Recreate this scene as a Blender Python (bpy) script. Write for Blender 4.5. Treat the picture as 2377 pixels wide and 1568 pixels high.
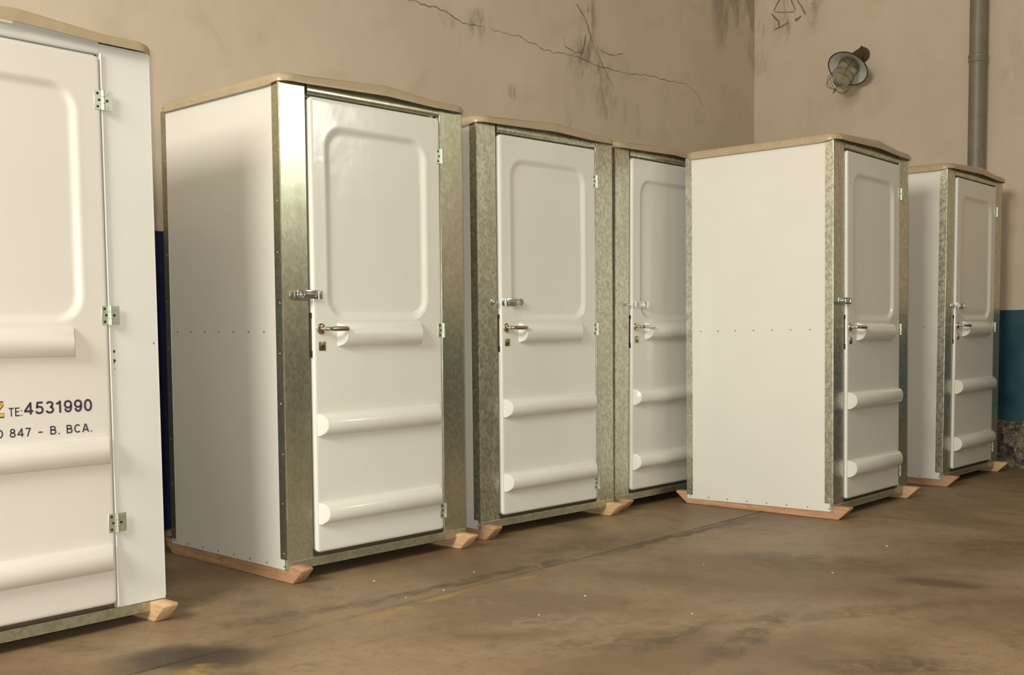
import bpy, bmesh, math, random
from mathutils import Vector, Matrix, noise as mnoise
R = math.radians
random.seed(7)
scene = bpy.context.scene
for o in list(bpy.data.objects):
    bpy.data.objects.remove(o)
COL = scene.collection

# ------------------------------------------------------------------ camera
FPX, CYPX, PITCH, ROLL, CAMH = 2582.8, 906.6, 0.0569331, -0.0072223, 1.12884
cam_d = bpy.data.cameras.new('camera')
cam = bpy.data.objects.new('camera', cam_d)
COL.objects.link(cam)
scene.camera = cam
cam_d.sensor_width = 36.0
cam_d.sensor_fit = 'HORIZONTAL'
cam_d.lens = 36.0 * FPX / 2377.0
cam_d.shift_x = 0.0
cam_d.shift_y = (CYPX - 784.0) / 2377.0          # the photograph is cropped from a taller frame
cam_d.clip_start = 0.05
F = Vector((0, math.cos(PITCH), -math.sin(PITCH)))
U0 = Vector((0, math.sin(PITCH), math.cos(PITCH)))
R0 = Vector((1, 0, 0))
c_, s_ = math.cos(ROLL), math.sin(ROLL)
RV = R0 * c_ + U0 * s_
UV = -R0 * s_ + U0 * c_
cam.matrix_world = Matrix(((RV.x, UV.x, -F.x, 0), (RV.y, UV.y, -F.y, 0), (RV.z, UV.z, -F.z, CAMH), (0, 0, 0, 1)))

# ------------------------------------------------------------------ world, lights, exposure
scene.view_settings.view_transform = 'Standard'
scene.view_settings.look = 'None'
scene.view_settings.gamma = 1.0
scene.view_settings.use_curve_mapping = False
scene.view_settings.exposure = 0.07
w = bpy.data.worlds.new('world')
scene.world = w
w.use_nodes = True
w.node_tree.nodes['Background'].inputs[0].default_value = (0.55, 0.54, 0.50, 1)
w.node_tree.nodes['Background'].inputs[1].default_value = 0.3

# room frame: NV points out through the right wall, MV out through the back wall
ANG = R(48.2)
NV = Vector((math.cos(ANG), math.sin(ANG), 0))
MV = Vector((-math.sin(ANG), math.cos(ANG), 0))
DR, DB = 9.102, 5.165
CORNER = NV * DR + MV * DB
HALL_LEN, HALL_WID, HALL_H = 20.0, 15.0, 6.6


def area(name, loc, target, sx, sy, power, color):
    l = bpy.data.lights.new(name, 'AREA')
    l.shape = 'RECTANGLE'
    l.size, l.size_y = sx, sy
    l.energy = power
    l.color = color
    o = bpy.data.objects.new(name, l)
    COL.objects.link(o)
    o.location = loc
    o.rotation_euler = (Vector(target) - Vector(loc)).to_track_quat('-Z', 'Y').to_euler()
    return o


area('hall_key_light', (-4.35, -2.6, 5.0), (-0.4, 6.0, 1.4), 2.8, 2.2, 620, (1.0, 0.965, 0.85))
area('hall_fill_light', tuple(CORNER - NV * 8 - MV * 7 + Vector((0, 0, 6.3))), tuple(CORNER - NV * 7 - MV * 6), 5.0, 4.0, 130, (1.0, 0.95, 0.82))  # unseen overhead fill, added to lift the hall's ambient light
wl = CORNER - MV * 10.0 - NV * 0.02 + Vector((0, 0, 4.1))
area('window_daylight', tuple(wl), tuple(wl - NV * 3 - Vector((0, 0, 1.0))), 1.2, 1.0, 90, (0.97, 1.0, 0.9))
fl = bpy.data.lights.new('camera_flash', 'AREA')
fl.shape = 'RECTANGLE'
fl.size, fl.size_y, fl.energy = 0.08, 0.05, 84
fl.color = (1.0, 0.985, 0.90)
flo = bpy.data.objects.new('camera_flash', fl)
COL.objects.link(flo)
flo.location = (-0.05, 0.03, CAMH + 0.06)
flo.rotation_euler = (R(88), 0, 0)


# ------------------------------------------------------------------ materials
class NT:
    def __init__(s, name, rough=0.5, metal=0.0, color=(0.8, 0.8, 0.8), spec=0.5):
        s.m = bpy.data.materials.new(name)
        s.m.use_nodes = True
        s.t = s.m.node_tree
        s.b = s.t.nodes['Principled BSDF']
        s.b.inputs['Base Color'].default_value = (*color, 1)
        s.b.inputs['Roughness'].default_value = rough
        s.b.inputs['Metallic'].default_value = metal
        s.b.inputs['Specular IOR Level'].default_value = spec
        s.tc = s.t.nodes.new('ShaderNodeTexCoord').outputs['Object']

    def n(s, typ, **kw):
        x = s.t.nodes.new(typ)
        for k, v in kw.items():
            setattr(x, k, v)
        return x

    def put(s, sock, v):
        if isinstance(v, bpy.types.NodeSocket):
            s.t.links.new(v, sock)
        elif isinstance(v, (tuple, list)):
            sock.default_value = tuple(v) if len(v) == len(sock.default_value) else (*v, 1)
        else:
            sock.default_value = v

    def noise(s, scale, detail=4, rough=0.55, vec=None, dist=0.0, out=0):
        x = s.n('ShaderNodeTexNoise')
        s.put(x.inputs['Vector'], s.tc if vec is None else vec)
        x.inputs['Scale'].default_value = scale
        x.inputs['Detail'].default_value = detail
        x.inputs['Roughness'].default_value = rough
        x.inputs['Distortion'].default_value = dist
        return x.outputs[out]

    def mapping(s, scale=(1, 1, 1), rot=(0, 0, 0), loc=(0, 0, 0), vec=None, typ='POINT'):
        x = s.n('ShaderNodeMapping', vector_type=typ)
        s.put(x.inputs['Vector'], s.tc if vec is None else vec)
        x.inputs['Scale'].default_value = scale
        x.inputs['Rotation'].default_value = rot
        x.inputs['Location'].default_value = loc
        return x.outputs[0]

    def math(s, op, a, b=0.0, clamp=False):
        x = s.n('ShaderNodeMath', operation=op, use_clamp=clamp)
        s.put(x.inputs[0], a)
        s.put(x.inputs[1], b)
        return x.outputs[0]

    def ramp(s, v, lo, hi, a=0.0, b=1.0):
        x = s.n('ShaderNodeMapRange')
        x.interpolation_type = 'SMOOTHSTEP'
        for i, q in enumerate((v, lo, hi, a, b)):
            s.put(x.inputs[i], q)
        return x.outputs[0]

    def mix(s, fac, a, b, typ='MIX'):
        x = s.n('ShaderNodeMix', data_type='RGBA', blend_type=typ)
        s.put(x.inputs[0], fac)
        s.put(x.inputs[6], a)
        s.put(x.inputs[7], b)
        return x.outputs[2]

    def bump(s, h, strength=0.3, dist=0.01, normal=None):
        x = s.n('ShaderNodeBump')
        x.inputs['Strength'].default_value = strength
        x.inputs['Distance'].default_value = dist
        s.put(x.inputs['Height'], h)
        if normal is not None:
            s.put(x.inputs['Normal'], normal)
        return x.outputs[0]

    def sep(s, vec=None):
        x = s.n('ShaderNodeSeparateXYZ')
        s.put(x.inputs[0], s.tc if vec is None else vec)
        return x.outputs

    def blob(s, c, rad, rot=0.0, wob=0.3, scale=3.0, plane='xy'):
        """soft mark with its own ragged outline: 1 inside, 0 outside"""
        rr = (0, 0, rot) if plane == 'xy' else (0, rot, 0)
        ce = (c[0], c[1], 0) if plane == 'xy' else (c[0], 0, c[1])
        ra = (rad[0], rad[1], 50) if plane == 'xy' else (rad[0], 50, rad[1])
        nv = s.noise(scale, 3, out=1)
        v = s.n('ShaderNodeVectorMath', operation='MULTIPLY_ADD')
        s.put(v.inputs[0], nv)
        v.inputs[1].default_value = (wob, wob, wob)
        s.put(v.inputs[2], s.tc)
        off = tuple(q - wob / 2 for q in (0, 0, 0))
        v2 = s.n('ShaderNodeVectorMath', operation='ADD')
        s.put(v2.inputs[0], v.outputs[0])
        v2.inputs[1].default_value = off
        p = s.mapping(scale=ra, rot=rr, loc=ce, vec=v2.outputs[0], typ='TEXTURE')
        if plane == 'xy':
            p = s.mapping(scale=(1, 1, 0), vec=p)
        else:
            p = s.mapping(scale=(1, 0, 1), vec=p)
        l = s.n('ShaderNodeVectorMath', operation='LENGTH')
        s.put(l.inputs[0], p)
        return s.ramp(l.outputs['Value'], 1.0, 0.35)

    def done(s, color=None, rough=None, normal=None):
        if color is not None: s.put(s.b.inputs['Base Color'], color)
        if rough is not None: s.put(s.b.inputs['Roughness'], rough)
        if normal is not None: s.put(s.b.inputs['Normal'], normal)
        return s.m


def wall_mat(name, dado_z, dado, marks, foot=None, tint=(1, 1, 1)):
    t = NT(name, 0.75)
    big = t.noise(0.55, 5, 0.6)
    med = t.noise(2.3, 6, 0.65, dist=0.6)
    fine = t.noise(22, 5, 0.7)
    a = t.mix(t.ramp(big, 0.35, 0.65), (0.62 * tint[0], 0.53 * tint[1], 0.41 * tint[2]), (0.70 * tint[0], 0.60 * tint[1], 0.47 * tint[2]))
    a = t.mix(t.math('MULTIPLY', t.ramp(med, 0.5, 0.72), 0.35), a, (0.47, 0.40, 0.26))
    a = t.mix(t.math('MULTIPLY', t.ramp(fine, 0.62, 0.8), 0.3), a, (0.40, 0.33, 0.24))
    grime = t.noise(5.0, 6, 0.7, vec=t.mapping(scale=(1.0, 1.0, 0.35)), dist=0.4)
    for c, rad, rot, amt, str_ in marks:
        b = t.blob(c, rad, rot, 0.16, 4.0, plane='xz')
        g = t.ramp(t.noise(str_, 5, 0.7, vec=t.mapping(scale=(1.6, 1, 0.55)), dist=0.8), 0.42, 0.66)
        a = t.mix(t.math('MULTIPLY', t.math('MULTIPLY', b, g), amt), a, (0.20, 0.17, 0.125))
    z = t.sep()[2]
    zz = t.math('ADD', z, t.math('MULTIPLY', t.math('SUBTRACT', fine, 0.5), 0.012))
    d = t.mix(t.ramp(t.noise(3.0, 5), 0.3, 0.7), dado, tuple(q * 1.35 + 0.004 for q in dado))
    d = t.mix(t.math('MULTIPLY', t.ramp(fine, 0.6, 0.8), 0.4), d, (0.09, 0.10, 0.10))
    isd = t.ramp(zz, dado_z + 0.003, dado_z - 0.003)
    a = t.mix(isd, a, d)
    if foot:
        a = t.mix(t.ramp(zz, foot + 0.01, foot - 0.01), a, (0.33, 0.27, 0.19))
    r = t.ramp(isd, 0, 1, 0.8, 0.42)
    nb = t.bump(t.noise(14, 6, 0.65), 0.25, 0.006)
    nb = t.bump(t.noise(1.2, 3), 0.3, 0.03, nb)
    return t.done(a, r, nb)


# marks: ((u, z), (radius u, radius z), rotation, amount, noise scale); u runs along the wall away from the corner (negative on the back wall)
back_marks = [((-2.45, 3.32), (0.13, 0.42), 0.25, 0.75, 5), ((-2.42, 3.1), (0.35, 0.22), 0, 0.6, 7),
              ((-2.65, 2.75), (0.16, 0.5), 0.05, 0.45, 5), ((-2.25, 2.85), (0.2, 0.2), 0.5, 0.55, 8),
              ((-3.62, 3.12), (0.16, 0.16), 0.2, 0.75, 5), ((-3.95, 3.12), (0.14, 0.1), 0.3, 0.4, 5),
              ((-0.1, 3.9), (1.0, 0.7), 0.3, 0.85, 1.5), ((-1.9, 2.75), (0.25, 0.2), 0.4, 0.3, 6), ((-3.3, 2.75), (0.12, 0.08), 0, 0.5, 6)]
right_marks = [((0.35, 3.95), (0.5, 0.4), 0, 0.8, 3), ((1.0, 3.05), (0.35, 0.3), 0, 0.18, 3),
               ((0.05, 3.2), (0.12, 1.3), 0, 0.5, 3), ((2.25, 3.1), (0.12, 0.5), 0, 0.2, 5), ((0.6, 2.95), (0.2, 0.25), 0, 0.15, 6)]
MAT = {}
MAT['wall_back'] = wall_mat('cream_plaster_navy_dado', 1.633, (0.012, 0.014, 0.05), back_marks, 0.085)
MAT['wall_right'] = wall_mat('cream_plaster_teal_dado', 1.233, (0.006, 0.045, 0.062), right_marks, tint=(0.92, 0.885, 0.87))
MAT['wall_plain'] = wall_mat('cream_plaster_blue_dado', 1.3, (0.015, 0.05, 0.08), [])


def floor_mat():
    t = NT('stained_concrete', 0.6)
    n1 = t.noise(0.9, 6, 0.6, dist=0.5)
    n2 = t.noise(4.2, 9, 0.72, vec=t.mapping(scale=(1.0, 0.6, 1)), dist=0.5)
    n3 = t.noise(30, 5, 0.7)
    a = t.mix(t.ramp(n1, 0.34, 0.66), (0.200, 0.130, 0.070), (0.325, 0.233, 0.138))
    a = t.mix(t.math('MULTIPLY', t.ramp(n2, 0.50, 0.72), 0.45), a, (0.10, 0.062, 0.030))
    a = t.mix(t.math('MULTIPLY', t.ramp(n2, 0.44, 0.30), 0.5), a, (0.34, 0.26, 0.17))
    a = t.mix(t.math('MULTIPLY', t.ramp(n3, 0.50, 0.75), 0.5), a, (0.13, 0.09, 0.055))
    a = t.mix(t.math('MULTIPLY', t.ramp(t.noise(9, 8, 0.75, dist=0.4), 0.50, 0.68), 0.45), a, (0.145, 0.095, 0.05))
    # object space of the floor: x away from the corner along the back wall, y away from the back wall
    for c, rad, rot, amt, col in FLOOR_MARKS:
        b = t.blob(c, rad, rot, 0.16, 7.0)
        g = t.ramp(t.noise(11, 7, 0.72, dist=0.7), 0.34, 0.60)
        a = t.mix(t.math('MULTIPLY', t.math('MULTIPLY', b, g) if amt < 0.9 else b, amt), a, col)
    nb = t.bump(n3, 0.25, 0.003)
    nb = t.bump(n2, 0.25, 0.01, nb)
    return t.done(a, t.ramp(n2, 0.3, 0.7, 0.62, 0.45), nb)


def FL(x, y):   # world floor point -> floor object space
    p = Vector((x, y, 0)) - CORNER
    return (-p.dot(NV), -p.dot(MV))


def frot(x0, y0, x1, y1):
    a, b = FL(x0, y0), FL(x1, y1)
    return math.atan2(b[1] - a[1], b[0] - a[0])


DARK = (0.085, 0.055, 0.030)
YEL = (0.42, 0.27, 0.07)
FLOOR_MARKS = [
    (FL(-1.12, 3.77), (0.34, 0.22), frot(-1.3, 3.7, -0.9, 3.8), 0.92, (0.055, 0.038, 0.022)),
    (FL(-1.05, 3.62), (0.12, 0.05), 0.3, 0.6, YEL),
    (FL(1.87, 4.79), (0.28, 0.12), frot(1.7, 4.9, 2.1, 4.7), 0.9, (0.11, 0.072, 0.04)),
    (FL(1.45, 5.25), (0.6, 0.25), frot(1.2, 5.4, 1.8, 5.2), 0.55, (0.09, 0.06, 0.03)),
    (FL(0.82, 3.93), (0.10, 0.5), frot(0.50, 3.45, 1.24, 4.47) + math.pi / 2, 0.7, DARK),
    (FL(0.62, 4.02), (0.05, 0.4), frot(0.50, 3.45, 1.24, 4.47) + math.pi / 2, 0.5, DARK),
    (FL(1.3, 4.3), (0.9, 0.10), frot(1.15, 4.14, 2.03, 4.37), 0.5, DARK),
    (FL(1.26, 3.62), (0.4, 0.14), frot(1.0, 3.6, 1.5, 3.6), 0.7, DARK),
    (FL(0.45, 3.95), (0.45, 0.15), frot(0.2, 3.9, 0.9, 4.1), 0.5, DARK),
    (FL(0.2, 4.2), (0.5, 0.16), frot(0.0, 4.2, 0.5, 4.3), 0.5, (0.40, 0.31, 0.21)),
    (FL(-0.85, 4.36), (0.5, 0.10), frot(-1.0, 4.2, -0.5, 4.6), 0.6, DARK),
    (FL(-0.30, 4.62), (0.20, 0.035), frot(-0.494, 4.311, 0.035, 4.929), 0.75, YEL),
    (FL(-0.49, 4.33), (0.22, 0.05), frot(-0.494, 4.311, 0.035, 4.929), 0.7, YEL),
    (FL(0.04, 4.94), (0.13, 0.03), frot(-0.494, 4.311, 0.035, 4.929), 0.75, YEL),
    (FL(-0.15, 4.95), (0.9, 0.06), frot(-0.579, 4.448, 0.681, 5.7), 0.8, DARK),
    (FL(0.93, 5.98), (1.1, 0.045), frot(0.1, 5.1, 1.558, 6.661), 0.92, (0.10, 0.065, 0.035)),
    (FL(1.3, 6.35), (0.35, 0.12), frot(0.1, 5.1, 1.558, 6.661), 0.8, DARK),
    (FL(0.35, 5.55), (0.9, 0.3), frot(0.1, 5.1, 1.558, 6.661), 0.55, (0.10, 0.065, 0.032)),
    (FL(2.6, 5.6), (0.8, 0.35), frot(2.0, 5.5, 3.0, 5.6), 0.5, (0.09, 0.055, 0.028)),
]
MAT['floor'] = floor_mat()


def white_mat(name, col, rough, wav=0.06, grain=0.05):
    t = NT(name, rough)
    b = t.bump(t.noise(5.0, 3), wav, 0.02)
    b = t.bump(t.noise(90, 3), grain, 0.001, b)
    a = t.mix(t.ramp(t.noise(1.6, 4), 0.3, 0.7), col, tuple(q * 0.965 for q in col))
    return t.done(a, rough, b)


MAT['gelcoat'] = white_mat('white_gelcoat', (0.79, 0.795, 0.735), 0.17, 0.12)
MAT['gelcoat_old'] = white_mat('white_painted_gelcoat', (0.74, 0.71, 0.655), 0.38)
MAT['panel'] = white_mat('white_sheet_panel', (0.78, 0.765, 0.71), 0.24, 0.05, 0.15)
MAT['paint'] = white_mat('white_painted_steel', (0.75, 0.755, 0.71), 0.30)


def galv(name, spangle, rough, col=(0.60, 0.60, 0.50)):
    t = NT(name, rough, 0.93, col)
    v = t.n('ShaderNodeTexVoronoi')
    t.put(v.inputs['Vector'], t.mapping(scale=(1, 1, 0.7)))
    v.inputs['Scale'].default_value = 85
    hsv = t.sep(v.outputs['Color'])[0]
    n1 = t.noise(30, 5, 0.7)
    f = t.math('ADD', t.math('MULTIPLY', hsv, 0.5), t.math('MULTIPLY', n1, 0.5))
    dark = tuple(q * (1 - 0.55 * spangle) for q in col)
    lite = tuple(min(1, q * (1 + 0.28 * spangle)) for q in col)
    a = t.mix(t.ramp(f, 0.25, 0.75), dark, lite)
    a = t.mix(t.math('MULTIPLY', t.ramp(t.noise(2.2, 4, vec=t.mapping(scale=(3, 3, 0.6))), 0.45, 0.7), 0.35), a, tuple(q * 0.72 for q in col))
    r = t.math('ADD', t.math('MULTIPLY', f, 0.25 * spangle), rough - 0.08 * spangle)
    b = t.bump(t.noise(3.2, 2), 0.10, 0.02)
    b = t.bump(f, 0.12 * spangle, 0.002, b)
    return t.done(a, r, b)


MAT['galv_smooth'] = galv('smooth_galvanised_steel', 0.2, 0.25, (0.65, 0.66, 0.51))
MAT['galv_spangle'] = galv('spangled_galvanised_steel', 0.42, 0.33, (0.60, 0.605, 0.485))
MAT['galv_dull'] = galv('dull_galvanised_steel', 0.25, 0.42, (0.52, 0.52, 0.40))


def simple(name, col, rough, metal=0.0, var=0.15, scale=20, spec=0.5):
    t = NT(name, rough, metal, col, spec)
    a = t.mix(t.noise(scale, 4), tuple(q * (1 - var) for q in col), tuple(min(1, q * (1 + var)) for q in col))
    return t.done(a)


def roof_mat():
    t = NT('translucent_beige_fibreglass', 0.3, 0, (0.4, 0.32, 0.2))
    n = t.noise(14, 5, 0.6)
    a = t.mix(n, (0.36, 0.285, 0.18), (0.50, 0.41, 0.27))
    t.b.inputs['Subsurface Weight'].default_value = 0.0
    return t.done(a, 0.28, t.bump(t.noise(25, 4), 0.2, 0.004))


MAT['roof'] = roof_mat()


def wood(name, c1, c2):
    t = NT(name, 0.7)
    g = t.noise(14, 5, 0.6, vec=t.mapping(scale=(5, 0.35, 5)), dist=0.6)
    a = t.mix(t.ramp(g, 0.3, 0.7), c1, c2)
    a = t.mix(t.math('MULTIPLY', t.ramp(t.noise(9, 4), 0.55, 0.75), 0.4), a, tuple(q * 0.6 for q in c1))
    return t.done(a, 0.7, t.bump(g, 0.3, 0.003))


MAT['wood_orange'] = wood('orange_pine', (0.40, 0.215, 0.115), (0.58, 0.345, 0.20))
MAT['wood_pale'] = wood('pale_pine', (0.55, 0.34, 0.17), (0.72, 0.50, 0.29))
MAT['chrome'] = simple('polished_nickel', (0.62, 0.56, 0.46), 0.14, 1.0, 0.05)
MAT['zinc'] = simple('zinc_plated_steel', (0.62, 0.67, 0.64), 0.22, 1.0, 0.08)
MAT['zinc_green'] = simple('passivated_hinge_steel', (0.66, 0.72, 0.60), 0.36, 0.85, 0.1)
MAT['rivet'] = simple('aluminium_rivet', (0.7, 0.68, 0.6), 0.3, 1.0, 0.05)
MAT['rivet_dark'] = simple('dark_rivet', (0.10, 0.085, 0.07), 0.5, 0.3, 0.1)
MAT['hole'] = simple('dark_screw_recess', (0.035, 0.03, 0.022), 0.6, 0.2, 0.1)
MAT['black'] = simple('black_rubber', (0.02, 0.018, 0.015), 0.5)
MAT['brass'] = simple('worn_brass', (0.36, 0.30, 0.17), 0.35, 1.0, 0.15, 60)
MAT['ink'] = simple('dark_violet_lettering', (0.055, 0.040, 0.070), 0.5, 0, 0.05)
MAT['gold'] = simple('gold_lettering', (0.72, 0.45, 0.06), 0.5, 0, 0.05)
MAT['label_red'] = simple('brown_sticker', (0.45, 0.22, 0.12), 0.5)
MAT['interior'] = simple('dark_plywood', (0.12, 0.09, 0.06), 0.8)
MAT['crack'] = simple('dark_crack', (0.20, 0.16, 0.11), 0.9, 0, 0.5, 30)
MAT['grit'] = simple('pale_grit', (0.6, 0.55, 0.45), 0.8)
MAT['enamel'] = simple('white_enamel', (0.62, 0.62, 0.58), 0.35)
MAT['rust'] = simple('rusty_cast_iron', (0.10, 0.062, 0.035), 0.75, 0.2, 0.4, 40)
MAT['rim'] = simple('black_enamel_rim', (0.018, 0.014, 0.012), 0.35)
MAT['wire'] = simple('tarnished_brass_wire', (0.19, 0.14, 0.07), 0.5, 0.7, 0.2, 40)
MAT['pipe'] = simple('painted_grey_pipe', (0.21, 0.19, 0.145), 0.5, 0.1, 0.35, 7)
MAT['ceiling'] = simple('ceiling_sheet', (0.40, 0.35, 0.27), 0.8)
gt = NT('dusty_glass', 0.12, 0, (0.78, 0.74, 0.60))
gt.b.inputs['Transmission Weight'].default_value = 0.85
gt.b.inputs['IOR'].default_value = 1.2
MAT['glass'] = gt.m
gp = NT('window_pane_daylight', 0.1, 0, (0.9, 0.95, 0.9))
gp.b.inputs['Emission Color'].default_value = (0.95, 1.0, 0.86, 1)
gp.b.inputs['Emission Strength'].default_value = 5.0
MAT['daylight'] = gp.m


def rubble_mat():
    t = NT('exposed_rubble', 0.9)
    n = t.noise(16, 6, 0.7, dist=0.5)
    a = t.mix(t.ramp(n, 0.35, 0.65), (0.05, 0.04, 0.035), (0.27, 0.23, 0.16))
    a = t.mix(t.ramp(t.noise(40, 4), 0.60, 0.72), a, (0.42, 0.40, 0.34))
    return t.done(a, 0.9, t.bump(n, 0.6, 0.02))


MAT['rubble'] = rubble_mat()


# ------------------------------------------------------------------ mesh helpers
class MB:
    def __init__(s):
        s.bm = bmesh.new()

    def box(s, x0, x1, y0, y1, z0, z1, bev=0.0, mat=0, seg=2):
        g = bmesh.ops.create_cube(s.bm, size=1.0)
        for v in g['verts']:
            v.co = Vector((x0 + (v.co.x + .5) * (x1 - x0), y0 + (v.co.y + .5) * (y1 - y0), z0 + (v.co.z + .5) * (z1 - z0)))
        fs = list({f for v in g['verts'] for f in v.link_faces})
        for f in fs: f.material_index = mat
        if bev > 0:
            es = list({e for v in g['verts'] for e in v.link_edges})
            r = bmesh.ops.bevel(s.bm, geom=es, offset=bev, segments=seg, profile=0.5, affect='EDGES')
            for f in r['faces']: f.material_index = mat
        return s

    def prism(s, pts, axis, a, b, mat=0):
        """closed polygon pts (2D) swept along an axis from a to b"""
        def P(p, t):
            return {'x': (t, p[0], p[1]), 'y': (p[0], t, p[1]), 'z': (p[0], p[1], t)}[axis]
        A = [s.bm.verts.new(P(p, a)) for p in pts]
        B = [s.bm.verts.new(P(p, b)) for p in pts]
        n = len(pts)
        fs = [s.bm.faces.new((A[i], A[(i + 1) % n], B[(i + 1) % n], B[i])) for i in range(n)]
        fs.append(s.bm.faces.new(A[::-1]))
        fs.append(s.bm.faces.new(B))
        for f in fs: f.material_index = mat
        return s

    def tube(s, pts, r, n=8, mat=0, closed=False, cap=True):
        pts = [Vector(p) for p in pts]
        rings = []
        N = len(pts)
        up = None
        for i, p in enumerate(pts):
            if closed:
                d = pts[(i + 1) % N] - pts[i - 1]
            else:
                d = pts[min(i + 1, N - 1)] - pts[max(i - 1, 0)]
            d.normalize()
            if up is None:
                up = d.orthogonal().normalized()
            else:
                up = (up - d * up.dot(d)).normalized()
            sd = d.cross(up)
            rr = r[i] if isinstance(r, (list, tuple)) else r
            rings.append([s.bm.verts.new(p + (up * math.cos(2 * math.pi * k / n) + sd * math.sin(2 * math.pi * k / n)) * rr) for k in range(n)])
        m = N if closed else N - 1
        for i in range(m):
            a, b = rings[i], rings[(i + 1) % N]
            for k in range(n):
                f = s.bm.faces.new((a[k], a[(k + 1) % n], b[(k + 1) % n], b[k]))
                f.material_index = mat
        if cap and not closed:
            s.bm.faces.new(rings[0][::-1]).material_index = mat
            s.bm.faces.new(rings[-1]).material_index = mat
        return s

    def lathe(s, prof, origin, axis, n=32, mat=0):
        """profile [(t along axis, radius)], open surface"""
        o = Vector(origin)
        d = Vector(axis).normalized()
        u = d.orthogonal().normalized()
        v = d.cross(u)
        rings = []
        for t, r in prof:
            if r < 1e-6:
                rings.append([s.bm.verts.new(o + d * t)])
            else:
                rings.append([s.bm.verts.new(o + d * t + (u * math.cos(2 * math.pi * k / n) + v * math.sin(2 * math.pi * k / n)) * r) for k in range(n)])
        for a, b in zip(rings, rings[1:]):
            for k in range(n):
                k2 = (k + 1) % n
                if len(a) == 1 and len(b) == 1: continue
                if len(a) == 1: f = s.bm.faces.new((a[0], b[k2], b[k]))
                elif len(b) == 1: f = s.bm.faces.new((a[k], a[k2], b[0]))
                else: f = s.bm.faces.new((a[k], a[k2], b[k2], b[k]))
                f.material_index = mat
        return s

    def dome(s, c, r, h, normal, mat=0, n=8):
        s.lathe([(-0.002, r), (h * 0.5, r * 0.85), (h * 0.85, r * 0.5), (h, 0)], c, normal, n, mat)
        return s

    def mesh(s, name, mats, smooth=True, ang=40):
        bmesh.ops.recalc_face_normals(s.bm, faces=s.bm.faces)
        me = bpy.data.meshes.new(name)
        if smooth:
            for f in s.bm.faces: f.smooth = True
            for e in s.bm.edges:
                if len(e.link_faces) == 2 and e.calc_face_angle(0) > R(ang):
                    e.smooth = False
        s.bm.to_mesh(me)
        s.bm.free()
        for m in mats:
            me.materials.append(m)
        return me


def link(name, me, parent=None, loc=None, mat=None, **props):
    o = bpy.data.objects.new(name, me)
    COL.objects.link(o)
    if parent is not None: o.parent = parent
    if loc is not None: o.location = loc
    if mat is not None:
        for sl in o.material_slots[:1]:
            sl.link = 'OBJECT'
            sl.material = mat
    for k, v in props.items(): o[k] = v
    return o


def frame(p, x, y, z):
    return Matrix(((x.x, y.x, z.x, p.x), (x.y, y.y, z.y, p.y), (x.z, y.z, z.z, p.z), (0, 0, 0, 1)))


ZV = Vector((0, 0, 1))
# ------------------------------------------------------------------ the room
# every wall stands in its own frame: local x along the wall, local y outwards, local z up
def wall(name, mat, origin, xdir, length, ydir, holes=None):
    b = MB()
    if not holes:
        b.box(0, length, 0, 0.25, 0, HALL_H)
    else:
        x0, x1, z0, z1 = holes
        b.box(0, x0, 0, 0.25, 0, HALL_H)
        b.box(x1, length, 0, 0.25, 0, HALL_H)
        b.box(x0, x1, 0, 0.25, 0, z0)
        b.box(x0, x1, 0, 0.25, z1, HALL_H)
    o = link(name, b.mesh(name, [mat], False), kind='structure')
    o.matrix_world = frame(origin, xdir, ydir, ZV)
    return o


# right wall first: local x runs away from the corner, local y out of the room
WIN = (9.0, 11.0, 3.55, 4.75)
o = None
b = MB()
x0, x1, z0, z1 = WIN
for q in ((-0.25, x0, 0, HALL_H), (x1, HALL_WID, 0, HALL_H), (x0, x1, 0, z0), (x0, x1, z1, HALL_H)):
    b.box(q[0], q[1], 0, 0.25, q[2], q[3])
wall_right = link('wall_right', b.mesh('wall_right', [MAT['wall_right']], False), kind='structure')
wall_right.matrix_world = frame(CORNER, -MV, NV, ZV)
# back wall: its local x points towards the corner, so positions along it are negative
b = MB()
b.box(-HALL_LEN, 0.0, 0, 0.25, 0, HALL_H)
wall_back = link('wall_back', b.mesh('wall_back', [MAT['wall_back']], False), kind='structure')
wall_back.matrix_world = frame(CORNER, NV, MV, ZV)
b = MB()
b.box(0, HALL_LEN, 0, 0.25, 0, HALL_H)
wf = link('wall_front', b.mesh('wall_front', [MAT['wall_plain']], False), kind='structure')
wf.matrix_world = frame(CORNER - MV * HALL_WID, -NV, -MV, ZV)
b = MB()
b.box(0, HALL_WID, 0, 0.25, 0, HALL_H)
wlft = link('wall_left', b.mesh('wall_left', [MAT['wall_plain']], False), kind='structure')
wlft.matrix_world = frame(CORNER - NV * HALL_LEN, -MV, -NV, ZV)
b = MB()
b.box(0, HALL_LEN, 0, HALL_WID, HALL_H, HALL_H + 0.2)
ce = link('ceiling', b.mesh('ceiling', [MAT['ceiling']], False), kind='structure')
ce.matrix_world = frame(CORNER, -NV, -MV, ZV)
# concrete floor with a recessed expansion joint parallel to the back wall
JM = DB - 3.33
pr = [(0, 0), (JM - 0.009, 0), (JM - 0.006, -0.012), (JM + 0.006, -0.012), (JM + 0.009, 0), (HALL_WID, 0), (HALL_WID, -0.2), (0, -0.2)]
b = MB()
b.prism(pr, 'x', 0, HALL_LEN)
flo_ = link('floor', b.mesh('floor', [MAT['floor']], False), kind='structure')
flo_.matrix_world = frame(CORNER, -NV, -MV, ZV)

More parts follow.
